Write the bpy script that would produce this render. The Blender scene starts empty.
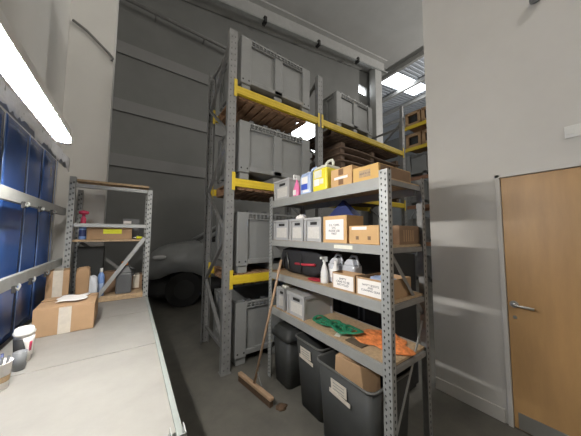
import bpy, math, random
from mathutils import Vector, Matrix
random.seed(7)
S = bpy.context.scene
COL = S.collection
PI = math.pi

# ------------------------------------------------------------ materials
def mat(name, c, rough=.6, metal=0., var=.12, scale=6., c2=None, bump=0., bscale=None, emit=None, alpha=1., spec=.5, stretch=(1, 1, 1), trans=0.):
    m = bpy.data.materials.new(name); m.use_nodes = True
    nt = m.node_tree; N = nt.nodes; L = nt.links
    b = N['Principled BSDF']
    b.inputs['Roughness'].default_value = rough
    b.inputs['Metallic'].default_value = metal
    b.inputs['Specular IOR Level'].default_value = spec
    b.inputs['Alpha'].default_value = alpha
    b.inputs['Transmission Weight'].default_value = trans
    tc = N.new('ShaderNodeTexCoord'); mp = N.new('ShaderNodeMapping')
    mp.inputs['Scale'].default_value = stretch
    L.new(tc.outputs['Object'], mp.inputs['Vector'])
    n = N.new('ShaderNodeTexNoise'); n.inputs['Scale'].default_value = scale
    n.inputs['Detail'].default_value = 6; n.inputs['Roughness'].default_value = .65
    L.new(mp.outputs['Vector'], n.inputs['Vector'])
    r = N.new('ShaderNodeValToRGB')
    lo = [x * (1 - var) for x in c] if c2 is None else c2
    hi = [min(1, x * (1 + var)) for x in c] if c2 is None else c
    r.color_ramp.elements[0].position = .3; r.color_ramp.elements[1].position = .7
    r.color_ramp.elements[0].color = (*lo, 1); r.color_ramp.elements[1].color = (*hi, 1)
    L.new(n.outputs['Fac'], r.inputs['Fac']); L.new(r.outputs['Color'], b.inputs['Base Color'])
    if bump:
        n2 = N.new('ShaderNodeTexNoise'); n2.inputs['Scale'].default_value = bscale or scale * 3
        L.new(mp.outputs['Vector'], n2.inputs['Vector'])
        bp = N.new('ShaderNodeBump'); bp.inputs['Strength'].default_value = bump; bp.inputs['Distance'].default_value = .01
        L.new(n2.outputs['Fac'], bp.inputs['Height']); L.new(bp.outputs['Normal'], b.inputs['Normal'])
    if emit:
        b.inputs['Emission Color'].default_value = (*emit[0], 1); b.inputs['Emission Strength'].default_value = emit[1]
    return m

M = dict(
    wall=mat('painted_wall', (.63, .615, .59), .85, var=.03, scale=2),
    wall_white=mat('white_plaster', (.72, .71, .68), .8, var=.03, scale=2),
    clad=mat('grey_cladding', (.185, .187, .18), .55, var=.12, scale=.5),
    rail=mat('cladding_rail_reflection', (.235, .235, .23), .6, var=.08, scale=.7),  # rails coloured paler to carry the soft reflection bands on the wall
    blackp=mat('black_plastic_and_shade', (.022, .022, .022), .6, var=.1),  # also paints shade: right bay boxes, cupboards, crate openings
    ceil=mat('ceiling_lining', (.45, .45, .44), .8, var=.05, scale=1),
    corr=mat('corrugated_roof', (.52, .56, .62), .55, var=.06, scale=2),
    steel_beam=mat('painted_beam', (.42, .42, .41), .6, var=.08),
    floor=mat('concrete_floor', (.15, .143, .122), .62, var=.2, scale=3.2, bump=.08, bscale=40, c2=(.095, .092, .08)),
    galv=mat('galvanised_steel', (.37, .38, .37), .5, .3, var=.12, scale=14),
    galv_d=mat('dark_galvanised_steel', (.25, .25, .245), .6, .3, var=.15, scale=14),  # darker steel tone for racking, pipes, rear posts and some braces
    shelf=mat('grey_shelf_steel', (.33, .335, .32), .55, .15, var=.08, scale=8),
    hole=mat('slot_shadow', (.03, .03, .03), .9),
    slot=mat('slot_grey', (.12, .12, .12), .9),
    yellow=mat('yellow_paint', (.72, .52, .03), .5, var=.08, scale=8),
    crate=mat('grey_crate_plastic', (.25, .255, .25), .5, var=.06, scale=3),
    crate_l=mat('light_grey_crate_plastic', (.33, .335, .33), .5, var=.06, scale=3),
    tote=mat('grey_tote_plastic', (.42, .42, .42), .5, var=.05, scale=5),
    wood=mat('pallet_wood', (.34, .20, .115), .85, var=.3, scale=8, stretch=(1, 1, 1)),
    wood_d=mat('weathered_pallet_wood', (.15, .10, .07), .9, var=.3, scale=8),
    chip=mat('chipboard', (.46, .33, .20), .85, var=.2, scale=40),
    bench=mat('white_bench_board', (.285, .274, .252), .5, var=.09, scale=5, bump=.03),
    edge=mat('green_grey_steel', (.32, .35, .33), .5, .2, var=.08),
    card=mat('brown_cardboard', (.42, .27, .15), .85, var=.10, scale=6),
    card_l=mat('light_cardboard', (.60, .38, .18), .85, var=.08, scale=6),
    card_y=mat('yellow_brown_cardboard', (.66, .42, .15), .8, var=.06, scale=6),
    card_d=mat('dark_cardboard', (.24, .15, .09), .85, var=.12, scale=6),
    tape=mat('packing_tape', (.60, .55, .47), .3, var=.12, scale=20),
    tape_b=mat('brown_tape', (.22, .12, .06), .4, var=.1),
    paper=mat('white_paper', (.84, .81, .78), .8, var=.03),
    cardlab=mat('label_card_stock', (.62, .60, .56), .7, var=.1, scale=30),
    ink=mat('black_ink', (.10, .10, .12), .8),
    door=mat('oak_veneer', (.50, .30, .13), .42, var=.13, scale=3.0, stretch=(2, 2, .35)),
    steel=mat('brushed_steel', (.55, .55, .53), .3, .9, var=.05),
    white=mat('white_plastic', (.75, .75, .73), .45, var=.03),
    bin=mat('charcoal_bin_plastic', (.036, .038, .037), .65, var=.1),
    bin_rim=mat('worn_bin_rim', (.09, .09, .085), .5, var=.1),
    black=mat('black_fabric', (.018, .018, .02), .8, var=.2, scale=20, bump=.3),
    red=mat('red_fabric', (.45, .03, .05), .7),
    pink=mat('pink_fluid', (.85, .20, .42), .3),
    blue=mat('blue_fluid', (.20, .33, .66), .3, var=.06),
    lblue=mat('pale_blue_plastic', (.42, .52, .74), .35, var=.06),
    dblue=mat('blue_label', (.05, .10, .50), .5),
    navy=mat('navy_plastic', (.035, .05, .16), .5),
    lemon=mat('yellow_fluid', (.82, .70, .06), .3, var=.06),
    cream=mat('cream_plastic', (.72, .72, .62), .4),
    orange=mat('orange_plastic', (.85, .30, .05), .5),
    hiviz=mat('orange_vest_fabric', (.78, .24, .07), .8, var=.35, scale=30, bump=.4),
    green=mat('green_webbing', (.02, .20, .10), .6, var=.3, scale=20),
    mat_b=mat('brown_rubber', (.10, .075, .05), .8),
    clear=mat('cloudy_plastic', (.72, .75, .80), .25, var=.1, trans=.2),
    sheet=mat('blue_plastic_sheet', (.045, .115, .36), .22, var=.18, scale=2.5, bump=.12, bscale=4),
    sheet_s=mat('pale_blue_seam', (.22, .32, .60), .3, var=.2),
    sheet_c=mat('crinkled_clear_film', (.85, .86, .90), .3, var=.1, scale=30, bump=.5, bscale=60),
    grey_p=mat('grey_plastic', (.20, .21, .22), .5),
    dgrey=mat('dark_grey_plastic', (.10, .105, .11), .4),
    broom=mat('broom_wood', (.36, .24, .15), .7, var=.2, scale=10),
    brist=mat('coir_bristle', (.10, .06, .035), .9, var=.3, scale=60),
    car=mat('grey_car_paint', (.34, .35, .35), .4, .1, var=.04),
    glass=mat('dark_glass', (.02, .02, .022), .1),
    lamp=mat('headlight_lens', (.75, .75, .75), .15),
    rubber=mat('black_rubber', (.015, .015, .015), .8),
    rust=mat('copper_brown_paint', (.32, .16, .09), .6),
    ylabel=mat('yellow_label', (.85, .85, .03), .6),
    redtag=mat('crimson_cap', (.50, .04, .10), .5),
    tube=mat('fluorescent_diffuser', (.9, .9, .9), .4, emit=((1.0, .965, .91), 300.)),
    sky=mat('daylight_panel', (.9, .9, .9), .4, emit=((.92, .97, 1.0), 6.)),
    bulb=mat('fill_lamp_lens', (.9, .9, .9), .4, emit=((1., .95, .87), 22.)),  # glow of the added fill lamps
)

# ------------------------------------------------------------ mesh builder
class MB:
    def __init__(s): s.v = []; s.f = []; s.m = []; s.sm = []
    def add(s, vs, fs, mi=0, sm=False, T=None):
        o = len(s.v)
        s.v += [tuple(T @ Vector(v)) if T else tuple(v) for v in vs]
        for f in fs: s.f.append([o + i for i in f]); s.m.append(mi); s.sm.append(sm)
        return s
    def box(s, x0, x1, y0, y1, z0, z1, mi=0, T=None):
        vs = [(x, y, z) for z in (z0, z1) for y in (y0, y1) for x in (x0, x1)]
        return s.add(vs, [(0, 2, 3, 1), (4, 5, 7, 6), (0, 1, 5, 4), (2, 6, 7, 3), (0, 4, 6, 2), (1, 3, 7, 5)], mi, False, T)
    def taper(s, b, t, z0, z1, mi=0, T=None):  # b,t = (x0,x1,y0,y1)
        vs = [(x, y, z0) for y in b[2:] for x in b[:2]] + [(x, y, z1) for y in t[2:] for x in t[:2]]
        return s.add(vs, [(0, 2, 3, 1), (4, 5, 7, 6), (0, 1, 5, 4), (2, 6, 7, 3), (0, 4, 6, 2), (1, 3, 7, 5)], mi, False, T)
    def bar(s, p, q, w, h, mi=0, up=(0, 0, 1)):
        p = Vector(p); q = Vector(q); d = (q - p); l = d.length; d.normalize()
        u = Vector(up); sd = d.cross(u)
        if sd.length < 1e-4: u = Vector((1, 0, 0)); sd = d.cross(u)
        sd.normalize(); u = sd.cross(d)
        R = Matrix((d, sd, u)).transposed().to_4x4(); R.translation = p
        return s.box(0, l, -w / 2, w / 2, -h / 2, h / 2, mi, R)
    def cyl(s, p, q, r0, r1=None, n=16, mi=0, caps=True):
        r1 = r0 if r1 is None else r1
        p = Vector(p); q = Vector(q); d = (q - p).normalized()
        a = d.orthogonal().normalized(); b = d.cross(a)
        vs = []
        for c, r in ((p, r0), (q, r1)):
            for i in range(n):
                t = 2 * PI * i / n; vs.append(c + a * math.cos(t) * r + b * math.sin(t) * r)
        s.add(vs, [(i, (i + 1) % n, n + (i + 1) % n, n + i) for i in range(n)], mi, True)
        if caps: s.add(vs, [tuple(range(n))[::-1], tuple(range(n, 2 * n))], mi)
        return s
    def lathe(s, prof, c=(0, 0), n=20, mi=0, T=None, sx=1, sy=1):
        vs = [(c[0] + r * math.cos(2 * PI * i / n) * sx, c[1] + r * math.sin(2 * PI * i / n) * sy, z) for r, z in prof for i in range(n)]
        fs = [(k * n + i, k * n + (i + 1) % n, (k + 1) * n + (i + 1) % n, (k + 1) * n + i) for k in range(len(prof) - 1) for i in range(n)]
        return s.add(vs, fs, mi, True, T)
    def tube(s, pts, r, n=8, mi=0, flat=1.):
        pts = [Vector(p) for p in pts]; vs = []
        for k, p in enumerate(pts):
            d = (pts[min(k + 1, len(pts) - 1)] - pts[max(k - 1, 0)]).normalized()
            a = d.cross(Vector((0, 0, 1)))
            if a.length < 1e-3: a = d.cross(Vector((1, 0, 0)))
            a.normalize(); b = a.cross(d)
            for i in range(n):
                t = 2 * PI * i / n; vs.append(p + a * math.cos(t) * r + b * math.sin(t) * r * flat)
        fs = [(k * n + i, k * n + (i + 1) % n, (k + 1) * n + (i + 1) % n, (k + 1) * n + i) for k in range(len(pts) - 1) for i in range(n)]
        s.add(vs, fs, mi, True); s.add(vs, [tuple(range(n))[::-1], tuple(range(len(vs) - n, len(vs)))], mi)
        return s
    def prism(s, poly, a, b, axis='y', mi=0, T=None):   # poly in the other two axes
        def P(u, v, w): return {'y': (u, w, v), 'x': (w, u, v), 'z': (u, v, w)}[axis]
        n = len(poly); vs = [P(u, v, a) for u, v in poly] + [P(u, v, b) for u, v in poly]
        return s.add(vs, [tuple(range(n)), tuple(range(2 * n - 1, n - 1, -1))] + [(i, i + n, (i + 1) % n + n, (i + 1) % n) for i in range(n)], mi, False, T)
    def blob(s, c, r, p=.6, n=20, mi=0, amp=0., seed=0, zmin=None):
        rnd = random.Random(seed); ph = [rnd.uniform(0, 6) for _ in range(6)]
        def sg(x): return math.copysign(abs(x) ** p, x)
        vs = []; h = n // 2
        for j in range(h + 1):
            t = -PI / 2 + PI * j / h
            for i in range(n):
                a = 2 * PI * i / n
                k = 1 + amp * (math.sin(3 * a + ph[0] + 4 * t) + .7 * math.sin(7 * a + ph[1]) * math.cos(5 * t + ph[2]) + .5 * math.sin(11 * t + ph[3] + 2 * a))
                z = c[2] + r[2] * sg(math.sin(t)) * k
                if zmin is not None: z = max(z, zmin)
                vs.append((c[0] + r[0] * sg(math.cos(t)) * sg(math.cos(a)) * k, c[1] + r[1] * sg(math.cos(t)) * sg(math.sin(a)) * k, z))
        return s.add(vs, [(j * n + i, j * n + (i + 1) % n, (j + 1) * n + (i + 1) % n, (j + 1) * n + i) for j in range(h) for i in range(n)], mi, True)
    def grid(s, f, nu, nv, mi=0, sm=True):
        vs = [f(i / nu, j / nv) for j in range(nv + 1) for i in range(nu + 1)]; w = nu + 1
        return s.add(vs, [(j * w + i, j * w + i + 1, (j + 1) * w + i + 1, (j + 1) * w + i) for j in range(nv) for i in range(nu)], mi, sm)
    def build(s, name, mats, parent=None, bevel=0., kind=None, label=None, solid=0., recalc=True):
        me = bpy.data.meshes.new(name); me.from_pydata(s.v, [], s.f)
        if not isinstance(mats, (list, tuple)): mats = [mats]
        for m in mats: me.materials.append(M[m])
        for i, p in enumerate(me.polygons): p.material_index = s.m[i]; p.use_smooth = s.sm[i]
        if recalc:
            import bmesh
            bm = bmesh.new(); bm.from_mesh(me)
            bmesh.ops.remove_doubles(bm, verts=bm.verts, dist=1e-6) if s.sm and any(s.sm) else None
            bmesh.ops.recalc_face_normals(bm, faces=bm.faces); bm.to_mesh(me); bm.free()
        me.update()
        o = bpy.data.objects.new(name, me); COL.objects.link(o)
        if parent is not None: o.parent = parent
        if solid:
            k = o.modifiers.new('solid', 'SOLIDIFY'); k.thickness = solid
        if bevel:
            k = o.modifiers.new('bevel', 'BEVEL'); k.width = bevel; k.segments = 2; k.limit_method = 'ANGLE'
        if kind: o['kind'] = kind
        if label: o['label'] = label
        return o

def thing(name, label, cat, loc=(0, 0, 0), rz=0., group=None):
    o = bpy.data.objects.new(name, None); COL.objects.link(o)
    o.empty_display_size = .1
    o.location = loc; o.rotation_euler = (0, 0, rz); o['label'] = label; o['category'] = cat
    if group: o['group'] = group
    return o
def tag(o, label, cat, group=None):
    o['label'] = label; o['category'] = cat
    if group: o['group'] = group
    return o
def dup(root, loc, rz, label, group=None, scale=None):
    r = root.copy(); COL.objects.link(r); r.location = loc; r.rotation_euler = (0, 0, rz); r['label'] = label
    if group: r['group'] = group
    if scale: r.scale = scale
    for ch in root.children:
        c = ch.copy(); COL.objects.link(c); c.parent = r
        for g in ch.children:
            d = g.copy(); COL.objects.link(d); d.parent = c
    return r
def struct(name, mb, m, **k): return mb.build(name, m, kind='structure', **k)
def text(body, size, parent, loc, rot, m='ink', name='lettering', align='CENTER', sx=1.):
    cu = bpy.data.curves.new(name, 'FONT'); cu.body = body; cu.size = size; cu.align_x = align; cu.align_y = 'CENTER'; cu.extrude = .0004
    cu.space_line = .95
    t = bpy.data.objects.new(name, cu); COL.objects.link(t)
    dg = bpy.context.evaluated_depsgraph_get(); me = bpy.data.meshes.new_from_object(t.evaluated_get(dg))
    bpy.data.objects.remove(t); bpy.data.curves.remove(cu)
    me.materials.clear(); me.materials.append(M[m])
    o = bpy.data.objects.new(name, me); COL.objects.link(o); o.parent = parent; o.location = loc; o.rotation_euler = rot; o.scale = (sx, 1, 1)
    return o
FRONT = (PI / 2, 0, 0)   # text that faces local -Y

# ------------------------------------------------------------ setting
RA, RS = 9.245, .174
def roofz(x): return RA + RS * x
XW = 2.61
struct('floor', MB().box(-1.2, 28, -5, 26, -.1, 0), 'floor')
c = MB(); c.prism([(-1.2, roofz(-1.2)), (12.4, roofz(12.4)), (12.4, roofz(12.4) + .15), (-1.2, roofz(-1.2) + .15)], -5, 26)
struct('ceiling', c, 'ceil')
c = MB()   # ribbed sheeting of the upper roof, left open where the rooflight strip lies
def corrug(x0, x1, y0, y1):
    n = max(2, int((y1 - y0) / .25)); 
    for i in range(n):
        a = y0 + (y1 - y0) * i / n; b = y0 + (y1 - y0) * (i + 1) / n; m_ = (a + b) / 2
        for (p, q, h) in ((a, m_, 0), (m_, b, .04)):
            c.prism([(x0, roofz(x0) + h), (x1, roofz(x1) + h), (x1, roofz(x1) + .12), (x0, roofz(x0) + .12)], p, q)
corrug(12.4, 28, -5, 7.2); corrug(12.4, 28, 8.4, 26); corrug(17.6, 28, 7.2, 8.4)
struct('ceiling_upper', c, 'corr')
for i, x in enumerate((12.4, 15.25, 18.1, 21, 24)):
    struct('trim_%d' % (i + 1), MB().box(x - .09, x + .09, 3, 26, roofz(x) - .3, roofz(x) - .05), 'steel_beam')
c = MB(); c.prism([(12.5, roofz(12.5) + .02), (17.5, roofz(17.5) + .02), (17.5, roofz(17.5) + .06), (12.5, roofz(12.5) + .06)], 7.22, 8.38)
struct('window_1', c, 'sky')
struct('wall_left', MB().box(-.95, -.65, -5, 7.2, 0, roofz(-.6)), 'wall_white')
YB = 7.2
# rear wall of horizontal cladding with two small openings of daylight
w = MB()
def wallbox(x0, x1, z0, z1=None):
    if z1 is None: w.prism([(x0, z0), (x1, z0), (x1, roofz(x1)), (x0, roofz(x0))], YB, YB + .2)
    else: w.box(x0, x1, YB, YB + .2, z0, z1)
wallbox(-.95, 4.9, 0); wallbox(6.4, 9.3, 0); wallbox(9.95, 11.3, 0)
wallbox(4.9, 6.4, 0, 4.9); wallbox(4.9, 6.4, 6.5); wallbox(9.3, 9.95, 0, 8.85); wallbox(9.3, 9.95, 9.3)
struct('wall_back', w, 'clad')
struct('window_2', MB().box(4.91, 6.39, YB + .1, YB + .12, 4.91, 6.49), 'sky')
struct('window_3', MB().box(9.31, 9.94, YB + .1, YB + .12, 8.86, 9.29), 'sky')
for i, z in enumerate((6.4, 4.85, 3.4)):
    struct('trim_%d' % (i + 6), MB().box(-.6, 10.4, YB - .05, YB - .001, z - .16, z + .16), 'rail')
struct('trim_9', MB().prism([(-.6, roofz(-.6) - .75), (11.2, roofz(11.2) - .75), (11.2, roofz(11.2) - .05), (-.6, roofz(-.6) - .05)], YB - .28, YB - .2)
       .prism([(-.6, roofz(-.6) - .78), (11.2, roofz(11.2) - .78), (11.2, roofz(11.2) - .72), (-.6, roofz(-.6) - .72)], YB - .48, YB - .02)
       .prism([(-.6, roofz(-.6) - .1), (11.2, roofz(11.2) - .1), (11.2, roofz(11.2) - .02), (-.6, roofz(-.6) - .02)], YB - .48, YB - .02), 'steel_beam')
struct('trim_10', MB().box(9.95, 10.5, YB - .55, YB - .2, 0, roofz(9.95) - .8), 'steel_beam')
struct('wall_end', MB().box(-.649, -.255, 3.3, 3.5, 0, roofz(-.6)), 'wall_white')
# partition wall with the door opening
DY0, DY1, DZ = -.36, .545, 2.04
w = MB(); w.prism([(XW, 0), (XW + .14, 0), (XW + .14, roofz(XW + .14)), (XW, roofz(XW))], DY1 + .03, 1.125)
w.prism([(XW, 0), (XW + .14, 0), (XW + .14, roofz(XW + .14)), (XW, roofz(XW))], -5, DY0 - .03)
w.prism([(XW, DZ + .03), (XW + .14, DZ + .03), (XW + .14, roofz(XW + .14)), (XW, roofz(XW))], DY0 - .03, DY1 + .03)
struct('wall_right', w, 'wall')
struct('baseboard_right', MB().box(XW - .014, XW - .001, .60, 1.125, 0, .11), 'wall', bevel=.003)
struct('wall_near', MB().box(-.95, XW, -5.2, -5, 0, roofz(XW)), 'wall')
struct('wall_hall_side', MB().box(XW + .15, 28, -5.2, -5, 0, 14), 'clad')
struct('wall_hall_right', MB().box(28, 28.2, -5, 26, 0, 15), 'clad')
w = MB().box(-1, 28, 26, 26.2, 0, 7).box(-1, 28, 26, 26.2, 8.6, 15).box(-1, 13, 26, 26.2, 7, 8.6)
struct('wall_hall_back', w, 'corr')
struct('window_4', MB().box(13, 28, 26.1, 26.12, 7, 8.6), 'sky')
struct('wall_hall_left', MB().box(-1.2, -.96, 7.4, 26, 0, 14), 'clad')
# door
d = bpy.data.objects.new('door_1', None); COL.objects.link(d); d.location = (XW, 0, 0); d['kind'] = 'structure'
MB().box(-.004, .036, DY0, DY1, .008, DZ).build('door_leaf', 'door', d, bevel=.002)
MB().box(-.0055, -.0045, DY0 + .02, DY1 - .025, .012, .135).build('kick_plate', 'steel', d)
f = MB()
for a, b in ((DY1 + .004, DY1 + .036), (DY0 - .036, DY0 - .004)): f.box(-.018, .13, a, b, 0, DZ + .035)
f.box(-.018, .13, DY0 - .036, DY1 + .036, DZ + .004, DZ + .036)
f.build('door_frame', 'wall', d, bevel=.003)
h = MB().cyl((-.005, .505, .985), (-.016, .505, .985), .027, n=24).cyl((-.016, .505, .985), (-.062, .505, .985), .010).tube([(-.052, .508, .985), (-.058, .49, .985), (-.058, .44, .984), (-.058, .385, .98)], .0105, 10)
h.build('door_handle', 'steel', d)
MB().cyl((-.004, .505, .88), (-.01, .505, .88), .013, n=16).build('lock_cylinder', 'steel', d)

# light switch and detector on the partition
t = thing('light_switch', 'white double light switch plate on the wall right above the door', 'light switch', (XW - .001, .134, 2.308))
MB().box(-.012, 0, -.075, .04, -.045, .045).build('plate', 'white', t, bevel=.004)
MB().box(-.017, -.0125, -.064, -.028, -.02, .02).build('rocker', 'white', t, bevel=.002)
MB().box(-.017, -.0125, -.008, .028, -.02, .02).build('rocker', 'white', t, bevel=.002)
tag(MB().blob((XW - .031, .262, 3.45), (.03, .04, .03), .7).build('motion_detector', 'grey_p'), 'small grey detector high on the white wall above the door', 'detector')
# pipes
p = MB().tube([(-.62, 3.27, 3.86), (-.5, 3.27, 3.80), (-.3, 3.27, 3.63), (-.275, 3.265, 3.60), (-.262, 3.25, 3.57), (-.27, 3.25, 3.54)], .014, 8)
tag(p.build('conduit_pipe', 'galv_d'), 'thin metal conduit slanting across the white wall pier, ending in a hook', 'pipe')
p = MB().tube([(-.5, YB - .26, 7.6), (2.4, YB - .26, 7.55), (3.4, YB - .26, 7.5)], .05, 10)
for x in (.3, 1.6, 2.9): p.bar((x, YB - .26, 7.55), (x, YB - .01, 7.55), .03, .03)
tag(p.build('wall_pipe', 'galv_d'), 'long grey pipe running high across the dark cladding wall', 'pipe')
p = MB().prism([(.5, roofz(.5) - .92), (11, roofz(11) - .92), (11, roofz(11) - .86), (.5, roofz(.5) - .86)], YB - .62, YB - .5)
for x in (3.5, 6, 8.5): p.box(x - .05, x + .05, YB - .66, YB - .46, roofz(x) - 1.0, roofz(x) - .78, 1)
tag(p.build('cable_tray', ['galv', 'hole']), 'slim cable tray clipped under the sloping roof beam', 'cable tray')

# ------------------------------------------------------------ added fill lamps and the bench strip light
def add_fill_lamp(loc, lab, e=None):  # unseen lamps added to brighten the walls and ceiling
    t = thing('added_fill_lamp', lab, 'lamp', loc)
    MB().lathe([(.04, .25), (.06, .2), (.24, .02), (.25, 0)], n=24).build('reflector', 'grey_p', t)
    MB().cyl((0, 0, .03), (0, 0, .045), .22, n=24).build('lens', 'bulb', t)
    MB().cyl((0, 0, .25), (0, 0, roofz(loc[0]) - loc[2] - .01), .008).build('rod', 'galv', t)
    l = bpy.data.lights.new('fill_light', 'POINT'); l.shadow_soft_size = .2; l.energy = e or 300; l.color = (1, .96, .90)
    o = bpy.data.objects.new('fill_light', l); COL.objects.link(o); o.location = (0, 0, -.24); o.parent = t
    return t

def batten(loc, L, lab):
    t = thing('fluorescent_light', lab, 'light', loc)
    MB().box(-.032, .022, -L / 2, L / 2, .045, .085).box(-.032, -.026, -L / 2, L / 2, .004, .045).build('housing', 'white', t, bevel=.006)  # side plate added to block tube light from the left wall
    pts = [(-.020, .022), (-.012, .008), (.004, .006), (.017, .018), (.020, .032), (.018, .044), (-.020, .044)]
    MB().prism(pts, -L / 2 + .03, L / 2 - .03).build('diffuser', 'tube', t)
    for s_ in (-1, 1): MB().box(-.025, .028, s_ * (L / 2 - .014) - .014, s_ * (L / 2 - .014) + .014, .003, .044).build('end_cap', 'white', t, bevel=.004)
    return t
batten((-.305, 1.18, 2.01), .92, 'bright strip light hanging above the left edge of the bench')

# ------------------------------------------------------------ workbench on the left
BX0, BX1 = -.47, .150
wb = thing('workbench', 'long white-topped workbench built from slotted steel racking with shelves at its far end', 'workbench', (0, 0, 0))
def slots(m, x, y, z0, z1, ax, sgn, pitch=.05, w=.006, mi=1, off=.012, h=.018):
    z = z0 + .04
    while z < z1 - .03:
        for s_ in (-1, 1):
            if ax == 'y': m.box(x + s_ * off - w, x + s_ * off + w, y + (-.0006 if sgn < 0 else 0), y + (0 if sgn < 0 else .0006), z + (s_ * .006), z + h + s_ * .006, mi)
            else: m.box(x + (-.0006 if sgn < 0 else 0), x + (0 if sgn < 0 else .0006), y + s_ * off - w, y + s_ * off + w, z + s_ * .006, z + h + s_ * .006, mi)
        z += pitch
def post(parent, x, y, w, d, z1, front='y', m=('galv', 'slot'), z0=0., name='post', pitch=.05):
    # open channel with its web facing -Y (front='y') or -X (front='x')
    k = MB(); th = .003
    if front == 'y':
        k.box(x - w / 2, x + w / 2, y, y + th, z0, z1); k.box(x - w / 2, x - w / 2 + th, y + th, y + d, z0, z1); k.box(x + w / 2 - th, x + w / 2, y + th, y + d, z0, z1)
        slots(k, x, y, z0, z1, 'y', -1, pitch, off=w * .22)
    else:
        k.box(x, x + th, y - w / 2, y + w / 2, z0, z1); k.box(x + th, x + d, y - w / 2, y - w / 2 + th, z0, z1); k.box(x + th, x + d, y + w / 2 - th, y + w / 2, z0, z1)
        slots(k, x, y, z0, z1, 'x', -1, pitch, off=w * .22)
    return k.build(name, list(m), parent)
TZ = .9
for x in (-.452, .150): post(wb, x, 2.80, .042, .05, 2.06 if x < 0 else 2.0, 'y')
for x in (-.452, .150): post(wb, x, 3.22, .042, .04, 2.0, 'y')
for x in (-.475, .150): post(wb, x, .80, .042, .05, .93 if x > 0 else 2.3, 'y')
for a, b in ((.86, 1.598), (1.604, 2.277), (2.283, 2.79)):
    MB().box(-.56, BX1, a, b, TZ - .025, TZ).build('bench_top', 'bench', wb, bevel=.002)
MB().box(BX1 + .001, BX1 + .022, .83, 2.79, TZ - .075, TZ - .002).box(BX1 - .02, BX1 + .001, .84, 2.79, TZ - .075, TZ - .07).build('edge_beam', 'edge', wb, bevel=.002)
MB().box(BX1 - .03, BX1 + .032, .76, .858, TZ - .09, TZ - .012).build('corner_bracket', 'edge', wb, bevel=.003)
for z, y0, y1 in ((1.735, .4, 2.85), (1.29, .4, 2.85)):
    bm_ = MB().box(-.515, -.49, y0, y1, z - .032, z + .032).build('side_beam', 'galv', wb, bevel=.003)
    for y in ((1.87, 2.14, 2.41) if z > 1.5 else (1.84, 2.08, 2.375)):
        MB().tube([(-.482, y - .03, z - .03), (-.475, y - .01, z - .045), (-.475, y + .015, z - .03), (-.482, y + .03, z - .02)], .005, 6).build('clip', 'galv', bm_)
        MB().box(-.489, -.478, y - .045, y - .02, z - .055, z - .02).build('catch', 'hole', bm_)
MB().box(-.52, -.485, .2, 2.83, 2.135, 2.205).build('top_beam', 'galv', wb, bevel=.003)
# end frame: boards and rails
def endshelf(z, y0=2.853, y1=3.2, th=.018, rail=True, m='chip'):
    MB().box(-.47, .165, y0, y1, z - th, z).build('shelf_board', m, wb)
    if rail: MB().box(-.428, .126, 2.806, 2.846, z - .065, z - .022).build('front_rail', 'galv', wb, bevel=.003)
MB().box(-.44, .14, 2.853, 3.2, 2.03, 2.05).build('shelf_board', 'chip', wb)
MB().box(-.428, .126, 2.80, 2.84, 1.965, 2.0).build('front_rail', 'galv', wb, bevel=.003)
MB().box(-.428, .126, 2.80, 2.84, 1.60, 1.635).build('front_rail', 'galv', wb, bevel=.003)
MB().box(-.428, .126, 2.81, 3.2, 1.465, 1.483).build('shelf_board', 'chip', wb)
MB().box(-.428, .126, 2.80, 3.2, .925, .945).build('shelf_board', 'chip', wb)
MB().box(-.428, .126, 2.795, 2.84, .901, .924).build('front_rail', 'chip', wb)
MB().bar((.122, 2.79, 1.50), (-.23, 2.79, .95), .035, .004, up=(0, 1, 0)).build('diagonal_brace', 'galv', wb)
MB().bar((.122, 3.19, .97), (-.42, 3.19, 1.45), .03, .004, up=(0, 1, 0)).build('diagonal_brace', 'galv_d', wb)
# blue sheeting behind the rails
st = thing('blue_plastic_screen', 'glossy blue plastic sheeting hanging behind the rails left of the bench', 'plastic sheet', (-.585, 0, 0))
ys = [.3, .95, 1.45, 1.86, 2.2, 2.52, 2.86]
for i in range(6):
    a, b = ys[i], ys[i + 1]
    def f(u, v, a=a, b=b, i=i):
        y = a + (b - a) * u; z = TZ + .005 + 1.29 * v
        return (.004 * math.sin(5 * z + i * 2) * math.sin(PI * u) + .002 * math.sin(23 * y + 5 * z) + (.006 if i % 2 else 0), y, z)
    MB().grid(f, 10, 24).build('strip', 'sheet', st, solid=.002)
    MB().tube([(f(1, v / 12)[0] + .006, b, f(1, v / 12)[2]) for v in range(13)], .0035, 6, flat=.6).build('seam', 'sheet_s', st)
def f(u, v):
    y = .3 + 2.5 * u; r_ = random.Random(int(u * 1000)); z = 2.205 - (.075 + .03 * r_.random() + .015 * math.sin(40 * u)) * v
    return (-.480 + .005 * math.sin(60 * u + 3 * v) + .002 * math.sin(151 * u), y, z)
tag(MB().grid(f, 90, 4).build('plastic_film', 'sheet_c', solid=.001), 'crinkled translucent film wrapped along the top rail beneath the strip light', 'plastic film')

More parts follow.
